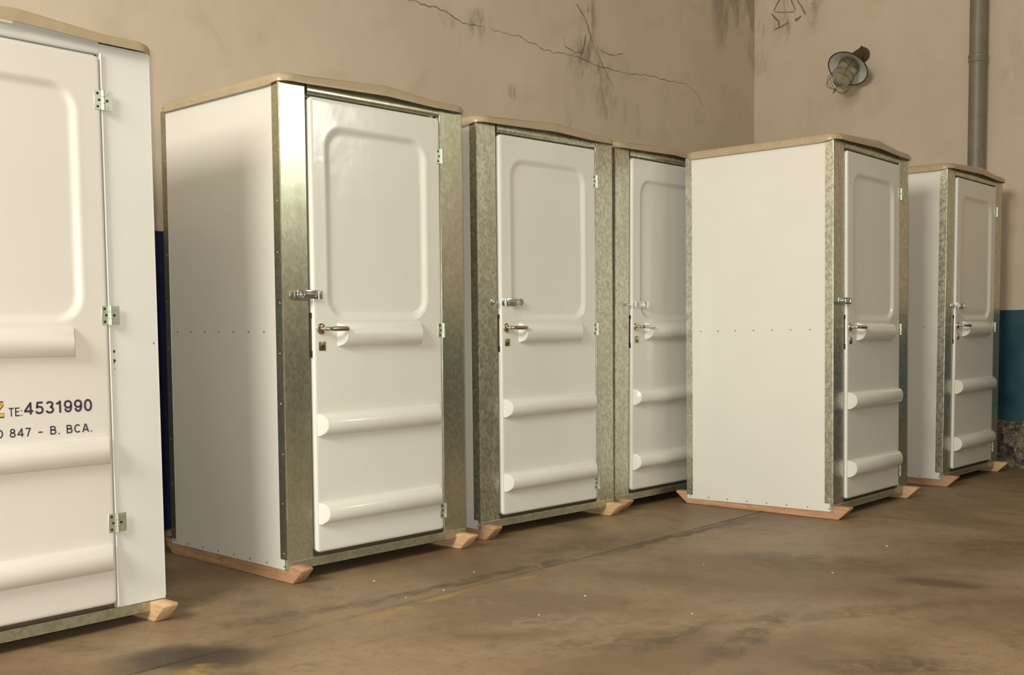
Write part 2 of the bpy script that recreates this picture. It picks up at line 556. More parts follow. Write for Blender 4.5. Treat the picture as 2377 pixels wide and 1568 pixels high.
# high window in the right wall, out of the frame: its daylight shows in the polished steel
b = MB()
for q in ((x0, x0 + .05, z0, z1), (x1 - .05, x1, z0, z1), (x0, x1, z0, z0 + .05), (x0, x1, z1 - .05, z1), ((x0 + x1) / 2 - .02, (x0 + x1) / 2 + .02, z0, z1)):
    b.box(q[0], q[1], 0.08, 0.14, q[2], q[3])
wn = link('window_1', b.mesh('window_1', [MAT['galv_dull']], False), kind='structure')
wn.matrix_world = frame(CORNER, -MV, NV, ZV)
b = MB()
b.box(x0 + .01, x1 - .01, 0.105, 0.115, z0 + .01, z1 - .01)
link('pane', b.mesh('pane', [MAT['daylight']], False), wn)


# cracks in the plaster (thin strips of shadowed gap), as parts of their walls
def crack(parent, pts, wid, jit, seed, name='crack', y=-0.0006):
    rnd = random.Random(seed)
    P = []
    for (a, b_) in zip(pts, pts[1:]):
        n = max(2, int(math.dist(a, b_) / 0.035))
        for i in range(n):
            t = i / n
            P.append((a[0] + (b_[0] - a[0]) * t + rnd.uniform(-jit, jit) * .5, a[1] + (b_[1] - a[1]) * t + rnd.uniform(-jit, jit)))
    P.append(pts[-1])
    bm = bmesh.new()
    L = len(P)
    up, dn = [], []
    for i, p in enumerate(P):
        ww = wid * (0.35 + 0.65 * math.sin(math.pi * min(1, (i + .5) / L * 1.0)) ** .4) * rnd.uniform(.5, 1.3) / 2
        d = Vector((P[min(i + 1, L - 1)][0] - P[max(i - 1, 0)][0], P[min(i + 1, L - 1)][1] - P[max(i - 1, 0)][1])).normalized()
        nx, nz = -d.y * ww, d.x * ww
        up.append(bm.verts.new((p[0] + nx, y, p[1] + nz)))
        dn.append(bm.verts.new((p[0] - nx, y, p[1] - nz)))
    for i in range(L - 1):
        bm.faces.new((up[i], up[i + 1], dn[i + 1], dn[i]))
    me = bpy.data.meshes.new(name)
    bm.to_mesh(me)
    bm.free()
    me.materials.append(MAT['crack'])
    return link(name, me, parent)


crack(wall_back, [(-4.3, 3.17), (-3.95, 3.165), (-3.78, 3.12), (-3.6, 3.135)], 0.007, 0.008, 1)
crack(wall_back, [(-3.51, 3.13), (-3.2, 3.135), (-3.02, 3.105), (-2.86, 3.09), (-2.65, 3.11), (-2.37, 3.088), (-2.1, 3.085), (-1.85, 3.10), (-1.7, 3.117), (-1.3, 3.13), (-1.1, 3.136)], 0.006, 0.008, 2)
crack(wall_back, [(-1.1, 3.13), (-0.95, 3.08), (-0.86, 2.98)], 0.003, 0.008, 3)
crack(wall_back, [(-2.58, 3.5), (-2.45, 3.36), (-2.40, 3.25)], 0.010, 0.01, 4)
crack(wall_back, [(-2.36, 3.2), (-2.2, 3.02), (-2.14, 2.96)], 0.007, 0.008, 5)
crack(wall_back, [(-2.48, 3.28), (-2.5, 3.18), (-2.53, 3.13)], 0.014, 0.012, 6)
crack(wall_back, [(-2.74, 3.24), (-2.72, 3.16), (-2.6, 3.14), (-2.5, 3.15)], 0.006, 0.008, 7)
crack(wall_back, [(-2.3, 3.2), (-2.1, 3.2), (-2.0, 3.24)], 0.006, 0.01, 8)
# scar where old brackets were torn out near the corner
for i, (pp, wd) in enumerate((([(0.19, 3.925), (0.28, 4.06)], 0.016), ([(0.19, 3.92), (0.28, 3.895), (0.40, 3.885)], 0.011),
                              ([(0.40, 3.90), (0.36, 4.0), (0.42, 4.08)], 0.012), ([(0.17, 3.90), (0.24, 3.83), (0.25, 3.77)], 0.02),
                              ([(0.19, 3.755), (0.26, 3.77), (0.34, 3.80)], 0.012), ([(0.40, 3.80), (0.46, 3.835)], 0.022),
                              ([(0.42, 3.98), (0.47, 3.90), (0.50, 3.84)], 0.012), ([(0.36, 4.02), (0.47, 4.06)], 0.014), ([(0.54, 3.925), (0.58, 3.925)], 0.007))):
    crack(wall_right, pp, wd, 0.006, 20 + i, 'plaster_scar')

# exposed rubble at the foot of the right wall where the plaster has come away
bm = bmesh.new()
NX, NZ = 120, 44
vs = []
for j in range(NZ + 1):
    row = []
    for i in range(NX + 1):
        x = 1.3 + 2.4 * i / NX
        z = 0.46 * j / NZ
        edge = 0.385 + 0.05 * mnoise.noise(Vector((x * 3, 1.7, 0))) + 0.02 * mnoise.noise(Vector((x * 13, 4, 0)))
        ins = min(1.0, max(-1.0, (edge - z) / 0.03))
        ins = min(ins, (x - 1.35) / 0.05, (3.6 - x) / 0.05)
        hgt = 0.025 + 0.03 * mnoise.noise(Vector((x * 11, z * 11, 0))) + 0.022 * mnoise.noise(Vector((x * 27, z * 27, 5)))
        hgt = max(0.004, hgt) + 0.05 * max(0, 1 - z / 0.16) * abs(mnoise.noise(Vector((x * 9, z * 6, 9))))
        yy = -hgt * ins if ins > 0 else 0.02
        row.append(bm.verts.new((x, yy, z)))
    vs.append(row)
for j in range(NZ):
    for i in range(NX):
        bm.faces.new((vs[j][i], vs[j][i + 1], vs[j + 1][i + 1], vs[j + 1][i]))
me = bpy.data.meshes.new('exposed_rubble')
bm.to_mesh(me)
bm.free()
me.materials.append(MAT['rubble'])
link('exposed_rubble', me, wall_right, kind='stuff')

# ------------------------------------------------------------------ cabins
W, D = 1.103, 0.979
ZB, ZT = 0.05, 2.20
DX0, DX1, DZ0, DZ1 = 0.152, 0.939, 0.108, 2.148
DY = -0.016
cache = {}


def cached(key, fn):
    if key not in cache:
        cache[key] = fn()
    return cache[key]


def door_mesh():
    def steps(a, b, st):
        e = [0, 0.0015, 0.0035, 0.007, 0.012]
        n = int(round((b - a - 0.04) / st))
        mid = [a + 0.02 + (b - a - 0.04) * i / n for i in range(n + 1)]
        return [a + q for q in e] + mid + [b - q for q in reversed(e)]
    xs, zs = steps(DX0, DX1, 0.0095), steps(DZ0, DZ1, 0.0095)
    cx, cz, hx, hz, rr = 0.5375, 1.597, 0.305, 0.432, 0.10
    rc = 0.022
    bm = bmesh.new()
    g = []
    for z in zs:
        row = []
        for x in xs:
            qx, qz = abs(x - cx) - (hx - rr), abs(z - cz) - (hz - rr)
            sd = math.hypot(max(qx, 0), max(qz, 0)) + min(max(qx, qz), 0) - rr
            t = min(1, max(0, (-sd) / 0.028))
            rec = 0.014 * (t * t * (3 - 2 * t))
            lip = 0.0008 * math.exp(-((sd - 0.004) / 0.010) ** 2)
            e = min(x - DX0, DX1 - x, z - DZ0, DZ1 - z)
            rd = 0.012
            rnd_ = rd - math.sqrt(max(0, rd * rd - (rd - min(e, rd)) ** 2))
            bow = -0.004 * math.cos((x - cx) * 3.2) * math.sin(math.pi * (z - DZ0) / (DZ1 - DZ0))
            y = DY + rec - lip + rnd_ + bow * 0.6
            X, Z = x, z
            for sx, ex in ((1, DX0), (-1, DX1)):
                for sz, ez in ((1, DZ0), (-1, DZ1)):
                    u, v = (ex + sx * rc - x) * sx / rc, (ez + sz * rc - z) * sz / rc
                    if u > 0 and v > 0:
                        X = ex + sx * rc - sx * rc * u * math.sqrt(1 - v * v / 2)
                        Z = ez + sz * rc - sz * rc * v * math.sqrt(1 - u * u / 2)
            row.append(bm.verts.new((X, y, Z)))
        g.append(row)
    for j in range(len(zs) - 1):
        for i in range(len(xs) - 1):
            bm.faces.new((g[j][i], g[j][i + 1], g[j + 1][i + 1], g[j + 1][i]))
    per = g[0][:] + [r[-1] for r in g[1:]] + g[-1][-2::-1] + [r[0] for r in g[-2:0:-1]]
    bk = [bm.verts.new((v.co.x, 0.026, v.co.z)) for v in per]
    n = len(per)
    for i in range(n):
        bm.faces.new((per[i], bk[i], bk[(i + 1) % n], per[(i + 1) % n]))
    bm.faces.new(bk)
    for f in bm.faces: f.smooth = True
    for e in bm.edges:
        if len(e.link_faces) == 2 and e.calc_face_angle(0) > R(50): e.smooth = False
    bmesh.ops.recalc_face_normals(bm, faces=bm.faces)
    me = bpy.data.meshes.new('door')
    bm.to_mesh(me)
    bm.free()
    me.materials.append(MAT['gelcoat'])
    return me


def rail_mesh(xa, xb, z0, z1):
    """moulded half-round bar with slanting flat ends"""
    zc, hh, pr_, sl = (z0 + z1) / 2, (z1 - z0) / 2, 0.052, 0.030
    n = 18
    bm = bmesh.new()
    A, B = [], []
    for i in range(n + 1):
        a = math.pi * i / n
        d = pr_ * math.sin(a) ** 0.85
        z = zc + hh * math.cos(a)
        A.append(bm.verts.new((xa + sl * d / pr_, DY + 0.004 - d, z)))
        B.append(bm.verts.new((xb - sl * d / pr_, DY + 0.004 - d, z)))
    for i in range(n):
        bm.faces.new((A[i], A[i + 1], B[i + 1], B[i]))
    ca, cb = bm.faces.new(A), bm.faces.new(B[::-1])
    es = list(set(ca.edges) | set(cb.edges))
    es = [e for e in es if not (abs(e.verts[0].co.y - (DY + .004)) < 1e-5 and abs(e.verts[1].co.y - (DY + .004)) < 1e-5)]
    try:
        bmesh.ops.bevel(bm, geom=es, offset=0.004, segments=3, profile=0.5, affect='EDGES')
    except Exception:
        pass
    me = MBfin(bm, 'rail', [MAT['gelcoat']], 35)
    return me


def MBfin(bm, name, mats, ang=40):
    b = MB.__new__(MB)
    b.bm = bm
    return b.mesh(name, mats, True, ang)


def roof_mesh():
    ox, oyf, oyb, rad = 0.016, 0.036, 0.016, 0.07
    xa, xb, ya, yb = -ox, W + ox, -oyf, D + oyb
    # perimeter of a rounded rectangle, dense along the edges
    per = []
    def arc(cx, cy, a0):
        for i in range(9):
            a = a0 + (math.pi / 2) * i / 8
            per.append((cx + rad * math.cos(a), cy + rad * math.sin(a)))
    def seg(p, q, n):
        for i in range(1, n):
            per.append((p[0] + (q[0] - p[0]) * i / n, p[1] + (q[1] - p[1]) * i / n))
    arc(xa + rad, ya + rad, math.pi)
    seg((xa + rad, ya), (xb - rad, ya), 40)
    arc(xb - rad, ya + rad, 1.5 * math.pi)
    seg((xb, ya + rad), (xb, yb - rad), 20)
    arc(xb - rad, yb - rad, 0)
    seg((xb - rad, yb), (xa + rad, yb), 40)
    arc(xa + rad, yb - rad, math.pi / 2)
    seg((xa, yb - rad), (xa, ya + rad), 20)
    c = Vector((W / 2, D / 2))
    def gab(x):
        if x < 0.10 or x > 0.90: return 0.0
        if x < 0.585: return 0.026 * (x - 0.10) / 0.485
        return 0.026 * max(0, 1 - (x - 0.585) / 0.315)
    zl = 2.192
    # (inset, height) rings: inner bottom lip, outer bottom lip, side, rounded shoulder, crown
    rings = [(0.006, zl), (0.0, zl), (0.0, zl + 0.018), (0.004, zl + 0.028), (0.012, zl + 0.036), (0.03, zl + 0.040), (0.12, zl + 0.047), (0.30, zl + 0.055), (0.45, zl + 0.058)]
    bm = bmesh.new()
    R_ = []
    for ins, z in [(0.006, zl + 0.03)] + rings:
        row = []
        for (x, y) in per:
            hx, hy = (xb - xa) / 2, (yb - ya) / 2
            fx, fy = (hx - min(ins, hx * .97)) / hx, (hy - min(ins, hy * .97)) / hy
            X, Y = (xa + xb) / 2 + (x - (xa + xb) / 2) * fx, (ya + yb) / 2 + (y - (ya + yb) / 2) * fy
            side = 0.0 if abs(Y - D / 2) > D / 2 - 0.001 else -0.012 * min(1, (D / 2 - abs(Y - D / 2)) / 0.05) * (1 if z <= zl + 0.02 and ins < 0.01 else 0)
            row.append(bm.verts.new((X, Y, z + gab(X) * (1.0 if z > zl + .001 else 0.5) + side)))
        R_.append(row)
    n = len(per)
    for a, b_ in zip(R_, R_[1:]):
        for i in range(n):
            bm.faces.new((a[i], a[(i + 1) % n], b_[(i + 1) % n], b_[i]))
    bm.faces.new(R_[-1])
    bm.faces.new(R_[0][::-1])
    return MBfin(bm, 'roof', [MAT['roof']], 50)


def post_mesh(side, bead_x=None, inner=None):
    """folded steel corner post: broad front face, edge flange round the side"""
    b = MB()
    fl_ = 0.050
    if side < 0:
        xi = inner
        b.prism([(-0.0022, -0.0022), (xi - 0.006, -0.0022), (xi, 0.003), (xi, 0.022), (xi - .002, .022), (xi - .002, 0.004), (-0.0, 0.0), (-0.0, fl_), (-0.0022, fl_)], 'z', 0.098, 2.195)
        b.prism([(0.0, -0.002), (xi, -0.002), (xi, 0.02), (0.0, 0.02)], 'z', 0.05, 0.098)
    else:
        xi = inner
        b.prism([(W + 0.0022, -0.0022), (W + 0.0022, fl_), (W, fl_), (W, 0.0), (xi + .002, 0.0), (xi + .002, .022), (xi, 0.022), (xi, -0.0022)], 'z', 0.098, 2.195)
        b.prism([(xi, -0.002), (W, -0.002), (W, 0.02), (xi, 0.02)], 'z', 0.05, 0.098)
        b.tube([(xi + 0.002, -0.008, 0.10), (xi + 0.002, -0.008, 2.16)], 0.0050, 10)
    # rolled outside corner catches the light
    xc = 0.0008 if side < 0 else W - 0.0008
    b.tube([(xc, 0.0008, 0.098), (xc, 0.0008, 2.195)], 0.0036, 8)
    return b.mesh('post', [MAT['galv_smooth']])


def rivet_mesh(pts, normal, r, mat):
    b = MB()
    for p in pts: b.dome(p, r, r * 0.6, normal)
    return b.mesh('rivets', [mat])


def side_panel_mesh(xo, xi):
    b = MB()
    b.box(min(xo, xi), max(xo, xi), 0.0, D, 0.05, 2.19, 0.001, seg=1)
    return b.mesh('side_panel', [MAT['panel']], False)


def hinge_mesh(both):
    b = MB()
    h = 0.035
    lw = 0.034
    b.box(-lw, -0.003, -0.0015, 0.0015, -h, h, 0.0006, 0, 1)
    if both: b.box(0.003, lw + .004, -0.0015, 0.0015, -h, h, 0.0006, 0, 1)
    for k, (a, c) in enumerate(((-h - .001, -h + 0.022), (-h + 0.0235, h - 0.0235), (h - 0.022, h + .001))):
        b.tube([(0, -0.005, a), (0, -0.005, c)], 0.0068, 12)
    for sx in ((-1, 1) if both else (-1,)):
        for zz, xx in ((0.024, 0.022), (0.0, 0.016), (-0.024, 0.022)):
            b.lathe([(0, 0.0052), (0.0012, 0.0050), (0.0016, 0.0036), (0.0004, 0.0)], (sx * xx, -0.0014, zz), (0, -1, 0), 10, 1 if sx < 0 or zz == 0 else 0)
    return b.mesh('hinge', [MAT['zinc_green'], MAT['hole']])


def handle_mesh():
    b = MB()
    b.lathe([(0.0, 0.0255), (0.005, 0.0255), (0.009, 0.022), (0.010, 0.012), (0.010, 0.0)], (0.193, DY, 1.12), (0, -1, 0), 28)
    b.tube([(0.193, DY - 0.008, 1.12), (0.193, DY - 0.03, 1.12), (0.194, DY - 0.044, 1.12), (0.200, DY - 0.052, 1.12), (0.212, DY - 0.054, 1.12)], [0.010, 0.009, 0.0095, 0.0095, 0.009], 14)
    # flattened lever
    pts = [(0.208, 0.008, 0.006), (0.222, 0.0105, 0.007), (0.26, 0.0115, 0.0065), (0.292, 0.0110, 0.006), (0.305, 0.010, 0.005), (0.312, 0.006, 0.003)]
    rings = []
    for x, hz, hy in pts:
        rings.append([b.bm.verts.new((x, DY - 0.054 + hy * math.cos(t) * -1, 1.12 + hz * math.sin(t))) for t in [2 * math.pi * k / 14 for k in range(14)]])
    for a, c in zip(rings, rings[1:]):
        for k in range(14):
            b.bm.faces.new((a[k], a[(k + 1) % 14], c[(k + 1) % 14], c[k]))
    b.bm.faces.new(rings[0][::-1]); b.bm.faces.new(rings[-1])
    return b.mesh('handle', [MAT['chrome']], True, 50)


def keyhole_mesh():
    b = MB()
    b.box(0.179, 0.216, DY - 0.004, DY + .002, 1.022, 1.062, 0.0015, 0)
    b.lathe([(0, 0.0085), (0.003, 0.008), (0.0035, 0.0)], (0.1975, DY - 0.004, 1.044), (0, -1, 0), 16, 1)
    b.box(0.1955, 0.1995, DY - 0.0083, DY - 0.003, 1.030, 1.044, 0, 2)
    return b.mesh('keyhole_plate', [MAT['brass'], MAT['chrome'], MAT['hole']])


def strap(b, xa, xb, z, y, mat=0, hole=True, round_left=True):
    """hasp strap: plate with rounded far end, raised rim round a pressed slot"""
    h = 0.0195
    b.box(min(xa, xb), max(xa, xb) - 0.0, y - 0.003, y, z - h, z + h, 0.0012, mat)
    cx = xa if round_left else xb
    b.lathe([(-.003, h * .98), (0.003, h * .98), (0.003, 0)], (cx, y - 0.0004, z), (0, -1, 0), 24, mat)
    # pressed channel: two long ribs and two short ones
    for zz in (-0.011, 0.011):
        b.tube([(xa + 0.012, y - 0.004, z + zz), (xb - 0.012, y - 0.004, z + zz)], 0.0028, 8, mat)
    for xx in (xa + 0.012, xb - 0.012):
        b.tube([(xx, y - 0.004, z - 0.011), (xx, y - 0.004, z + 0.011)], 0.0028, 8, mat)


def ring_pts(c, r, axis='y', n=20, sx=1.0):
    return [(c[0] + r * math.cos(2 * math.pi * k / n) * sx, c[1], c[2] + r * math.sin(2 * math.pi * k / n)) for k in range(n)]


def hasp_mesh(closed):
    b = MB()
    z = 1.273 if closed else 1.258
    if closed:
        strap(b, 0.078, 0.170, z, DY - 0.014, round_left=True)
        b.tube([(0.176, DY - 0.011, z - 0.0205), (0.176, DY - 0.011, z + 0.0205)], 0.0055, 10)
        b.box(0.174, 0.200, DY - 0.006, DY + 0.001, z - 0.019, z + 0.019, 0.001)
        for zz in (-0.011, 0.011): b.dome((0.191, DY - 0.006, z + zz), 0.004, 0.002, (0, -1, 0))
    else:
        b.box(0.160, 0.182, DY - 0.004, DY + 0.001, z - 0.019, z + 0.019, 0.001)
        b.tube([(0.184, DY - 0.006, z - 0.0205), (0.184, DY - 0.006, z + 0.0205)], 0.005, 10)
        strap(b, 0.190, 0.300, z, DY - 0.005, round_left=False)
    return b.mesh('hasp', [MAT['zinc']])


def staple_mesh(closed):
    b = MB()
    if closed:
        z, x, y = 1.273, 0.083, DY - 0.018
        b.tube([(x - 0.0, -0.002, z), (x, y + 0.004, z)], 0.006, 10)
        b.tube(ring_pts((x, y, z), 0.0115), 0.0026, 8, closed=True)
        b.tube([(x - 0.002, y, z - 0.011), (x + 0.003, y, z + 0.011)], 0.002, 6)
        b.box(x - 0.020, x + 0.02, -0.0045, -0.001, z - 0.016, z + 0.016, 0.001)
    else:
        z, x = 1.257, 0.107
        b.box(x - 0.017, x + 0.013, -0.0048, -0.001, z - 0.015, z + 0.015, 0.002)
        b.tube(ring_pts((x + .002, -0.018, z), 0.0105), 0.0028, 8, closed=True)
        b.tube([(x + .002, -0.003, z), (x + .002, -0.016, z)], 0.006, 10)
    return b.mesh('staple', [MAT['zinc']])


def skid_mesh(xa, xb):
    b = MB()
    t = 0.076
    b.prism([(-0.092, t), (-0.096, t - 0.01), (-0.030, 0.001), (D + 0.005, 0.001), (D + 0.088, t - 0.01), (D + 0.084, t)], 'x', xa, xb)
    bmesh.ops.bevel(b.bm, geom=list(b.bm.edges), offset=0.0015, segments=1, affect='EDGES')
    return b.mesh('skid', [MAT['wood_orange']])


def el(cx, cy, rx, ry, a0, a1, n=26, p=0.9):
    """arc of a slightly squared ellipse"""
    o = []
    for k in range(n + 1):
        a = R(a0 + (a1 - a0) * k / n)
        c, q = math.cos(a), math.sin(a)
        o.append((cx + rx * math.copysign(abs(c) ** p, c), cy + ry * math.copysign(abs(q) ** p, q)))
    return o


GLYPH = {   # centre lines of a plain grotesque alphabet, cap height 1: (width, strokes)
    '0': (.62, [el(.31, .5, .235, .43, 0, 360, 40)]),
    'O': (.76, [el(.38, .5, .305, .43, 0, 360, 40)]),
    '1': (.44, [[(.02, .77), (.16, .79), (.25, .86), (.29, .93), (.29, 1)], [(.30, 0), (.30, 1)]]),
    '3': (.62, [el(.30, .735, .205, .195, 165, -80) , el(.30, .295, .235, .225, 88, -170)]),
    '4': (.64, [[(.46, 0), (.46, 1)], [(.46, .93), (.06, .31)], [(0.0, .27), (.64, .27)]]),
    '5': (.62, [[(.56, .93), (.17, .93)], [(.19, .99), (.12, .47)], [(.12, .50)] + el(.30, .33, .24, .26, 128, -165)]),
    '7': (.58, [[(.02, .93), (.55, .93)], [(.52, .93), (.34, .5), (.22, 0)]]),
    '8': (.62, [el(.31, .745, .195, .185, 0, 360, 36), el(.31, .29, .235, .22, 0, 360, 36)]),
    '9': (.62, [el(.31, .665, .235, .265, 0, 360, 36), el(.31, .5, .235, .43, 12, -158)]),
    '-': (.60, [[(.08, .38), (.52, .38)]]),
    '.': (.20, [[(.10, 0), (.10, .14)]]),
    ':': (.20, [[(.10, 0), (.10, .14)], [(.10, .55), (.10, .69)]]),
    'B': (.70, [[(.12, 0), (.12, 1)], [(.12, .93), (.36, .93)] + el(.38, .735, .20, .195, 90, -90, 16) + [(.12, .54)], [(.12, .53), (.38, .53)] + el(.40, .30, .23, .23, 90, -90, 16) + [(.12, .07)]]),
    'C': (.74, [el(.39, .5, .30, .43, 42, 318)]),
    'A': (.72, [[(.05, 0), (.33, 1)], [(.67, 0), (.39, 1)], [(.14, .30), (.58, .30)]]),
    'T': (.56, [[(.28, 0), (.28, .95)], [(0, .93), (.56, .93)]]),
    'E': (.54, [[(.09, 0), (.09, 1)], [(.06, .93), (.52, .93)], [(.06, .52), (.48, .52)], [(.06, .07), (.54, .07)]]),
    'Z': (.80, [[(.04, .87), (.76, .87)], [(.70, .84), (.14, .16)], [(.04, .13), (.80, .13)]]),
    ' ': (.34, [])}


def letters(body, x0, x1, z0, z1, y, mat, sw, parent, gap=0.14, **props):
    """each character is a thin flat piece of its own on the door"""
    pos, X = [], 0.0
    for ch in body:
        pos.append(X)
        X += GLYPH[ch][0] + gap
    X -= gap
    sx, sz = (x1 - x0) / X, (z1 - z0)
    for ch, px in zip(body, pos):
        if ch == ' ': continue
        bm = bmesh.new()
        for st in GLYPH[ch][1]:
            P = [Vector((x0 + (px + a) * sx, z0 + c * sz)) for a, c in st]
            hw = sw * sz / 2
            L_, R2 = [], []
            closed = (P[0] - P[-1]).length < 1e-6
            for i, p in enumerate(P):
                if closed: d = (P[(i + 1) % (len(P) - 1)] - P[(i - 1) % (len(P) - 1)])
                else: d = P[min(i + 1, len(P) - 1)] - P[max(i - 1, 0)]
                d.normalize()
                n_ = Vector((-d.y, d.x)) * hw
                L_.append(bm.verts.new((p.x + n_.x, y, p.y + n_.y)))
                R2.append(bm.verts.new((p.x - n_.x, y, p.y - n_.y)))
            for i in range(len(P) - 1):
                bm.faces.new((L_[i], L_[i + 1], R2[i + 1], R2[i]))
        ex = bmesh.ops.extrude_face_region(bm, geom=list(bm.faces))
        for v in ex['geom']:
            if isinstance(v, bmesh.types.BMVert): v.co.y += 0.0006
        me = bpy.data.meshes.new('letter')
        bm.to_mesh(me)
        bm.free()
        me.materials.append(mat)
        link('letter', me, parent, **props)


def cabin(x, y, th, rx, ry, dz, label, steel, closed=None, painted=False):
    root = bpy.data.objects.new('portable_cabin', None)
    COL.objects.link(root)
    root.empty_display_size = 0.2
    root.location = (x, y, 0)
    root.rotation_euler = (0, 0, R(th))
    root['label'] = label
    root['category'] = 'cabin'
    root['group'] = 'row of white portable cabins on timber skids'
    tilt = Matrix.Translation((0, 0, dz * .01)) @ Matrix.Rotation(R(rx), 4, 'X') @ Matrix.Rotation(R(ry), 4, 'Y')

    def part(name, me, mat=None, parent=None, **k):
        o = link(name, me, parent or root, mat=mat, **k)
        if parent is None: o.matrix_local = tilt
        return o

    frame_m = MAT['paint'] if painted else steel
    dox = -0.046 if painted else 0.0
    # skids lie flat on the floor
    for i, (xa, xb) in enumerate(((0.004, 0.068), (1.033, 1.099))):
        sk = link('skid', cached(('skid', i), lambda: skid_mesh(xa, xb)), root, mat=MAT['wood_orange' if i == 0 else 'wood_pale'])
    for i, (xo, xi) in enumerate(((0.0, 0.018), (W, W - 0.018))):
        sp = part('side_panel', cached(('sp', i), lambda: side_panel_mesh(xo, xi)))
        nx = -1 if i == 0 else 1
        part('rivets', cached(('rv', i), lambda: rivet_mesh([(xo + nx * 0.0005, 0.025 + 0.133 * k, 0.066) for k in range(8)] + [(xo + nx * 0.0005, 0.143 + 0.122 * k, 1.108) for k in range(7)], (nx, 0, 0), 0.0042, MAT['rivet_dark'])), parent=sp, kind='stuff')
    b = None
    part('back_panel', cached('bp', lambda: MB().box(0.018, W - 0.018, D - 0.018, D, 0.05, 2.19).mesh('back_panel', [MAT['panel']], False)))
    part('floor_panel', cached('fp', lambda: MB().box(0.018, W - 0.018, 0.04, D - 0.018, 0.078, 0.10).mesh('floor_panel', [MAT['interior']], False)))
    def rear(i):
        b = MB()
        if i == 0: b.prism([(-0.0022, D - 0.042), (0, D - 0.042), (0, D), (0.04, D), (0.04, D + .0022), (-0.0022, D + 0.0022)], 'z', 0.075, 2.19)
        else: b.prism([(W + 0.0022, D - 0.042), (W + .0022, D + .0022), (W - 0.04, D + 0.0022), (W - .04, D), (W, D), (W, D - 0.042)], 'z', 0.075, 2.19)
        return b.mesh('corner_angle', [MAT['galv_spangle']], False)
    for i in range(2):
        ca = part('corner_angle', cached(('ca', i), lambda: rear(i)), frame_m if painted else (MAT['galv_dull'] if steel == MAT['galv_smooth'] else steel))
        nx = -1 if i == 0 else 1
        part('rivets', cached(('rr', i), lambda: rivet_mesh([((0 if i == 0 else W) + nx * 0.0026, D - 0.020, 0.12 + 0.228 * k) for k in range(10)], (nx, 0, 0), 0.0038, MAT['rivet'])), parent=ca, kind='stuff')
    pl = part('post', cached(('pl', dox), lambda: post_mesh(-1, inner=0.142 + dox)), frame_m)
    prt = part('post', cached(('pr', dox), lambda: post_mesh(1, inner=0.944 + dox)), frame_m)
    for i, pp in enumerate((pl, prt)):
        nx = -1 if i == 0 else 1
        part('rivets', cached(('rp', i), lambda: rivet_mesh([((0 if i == 0 else W) + nx * 0.0026, 0.024 + 0.006 * math.sin(k * 2.3), 0.125 + 0.222 * k) for k in range(10)], (nx, 0, 0), 0.0040, MAT['rivet'])), parent=pp, kind='stuff')
    # head rail: rolled channel set between the posts
    def lint():
        b = MB()
        x0_, x1_ = 0.149 + dox, 0.942 + dox
        prof = [(0.012, 2.157), (0.000, 2.157), (-0.004, 2.160), (-0.0065, 2.166), (-0.0075, 2.174), (-0.007, 2.184), (-0.004, 2.196), (-0.002, 2.204), (-0.002, 2.222), (0.012, 2.228), (0.05, 2.225), (0.05, 2.150), (0.03, 2.150), (0.03, 2.160)]
        b.prism(prof, 'x', x0_, x1_)
        return b.mesh('lintel', [MAT['galv_smooth']], True, 50)
    part('lintel', cached(('li', dox), lint), frame_m)
    part('base_beam', cached('bb', lambda: MB().prism([(-0.006, 0.05), (-0.006, 0.086), (-0.002, 0.090), (0.030, 0.090), (0.030, 0.05)], 'x', 0.002, W - 0.002).mesh('base_beam', [MAT['galv_dull']], True, 20)), MAT['galv_dull'])
    part('inner_sill', cached('isl', lambda: MB().box(0.12, 0.96, 0.0275, 0.06, 0.0895, 0.125).mesh('inner_sill', [MAT['interior']], False)))
    rf = part('roof', cached('roof', roof_mesh))
    part('rivets', cached('rfr', lambda: rivet_mesh([(-0.016, 0.06 + 0.123 * k, 2.199) for k in range(8)], (-1, 0, 0), 0.0042, MAT['rivet'])), parent=rf, kind='stuff')
    part('rivets', cached('rfr2', lambda: rivet_mesh([(W + 0.016, 0.06 + 0.123 * k, 2.199) for k in range(8)], (1, 0, 0), 0.0042, MAT['rivet'])), parent=rf, kind='stuff')
    # door
    gm = MAT['gelcoat_old'] if painted else MAT['gelcoat']
    door = part('door', cached('door', door_mesh), gm)
    if painted: door.matrix_local = tilt @ Matrix.Translation((dox, 0, 0))
    part('rail', cached(('r0', painted), lambda: rail_mesh(0.280, 0.808 if painted else 0.798, 1.040, 1.146)), gm, door)
    part('rail', cached(('r1', painted), lambda: rail_mesh(0.160, 0.932 if painted else 0.916, 0.638, 0.738)), gm, door)
    part('rail', cached(('r2', painted), lambda: rail_mesh(0.160, 0.932 if painted else 0.916, 0.236, 0.336)), gm, door)
    hz = (1.985, 1.192, 0.414) if painted else (1.963, 1.107, 0.204)
    hm = cached(('h', painted), lambda: hinge_mesh(painted))
    for z in hz:
        link('hinge', hm, door, loc=(0.945, DY - 0.002, z))
    link('handle', cached('ha', handle_mesh), door)
    link('keyhole_plate', cached('kp', keyhole_mesh), door)
    def face():
        b = MB()
        b.box(0.1475, 0.1515, -0.003, 0.004, 1.00, 1.19, 0, 1)
        b.box(0.1470, 0.1525, -0.006, 0.004, 1.168, 1.192, 0.0005, 0, 1)
        b.box(0.1470, 0.1525, -0.006, 0.004, 0.992, 1.022, 0.0005, 0, 1)
        return b.mesh('lock_faceplate', [MAT['black'], MAT['rust']])
    link('lock_faceplate', cached('lf', face), door)
    if not painted:
        link('hasp', cached(('hp', closed), lambda: hasp_mesh(closed)), door)
        part('staple', cached(('st', closed), lambda: staple_mesh(closed)))
    return root, door, tilt


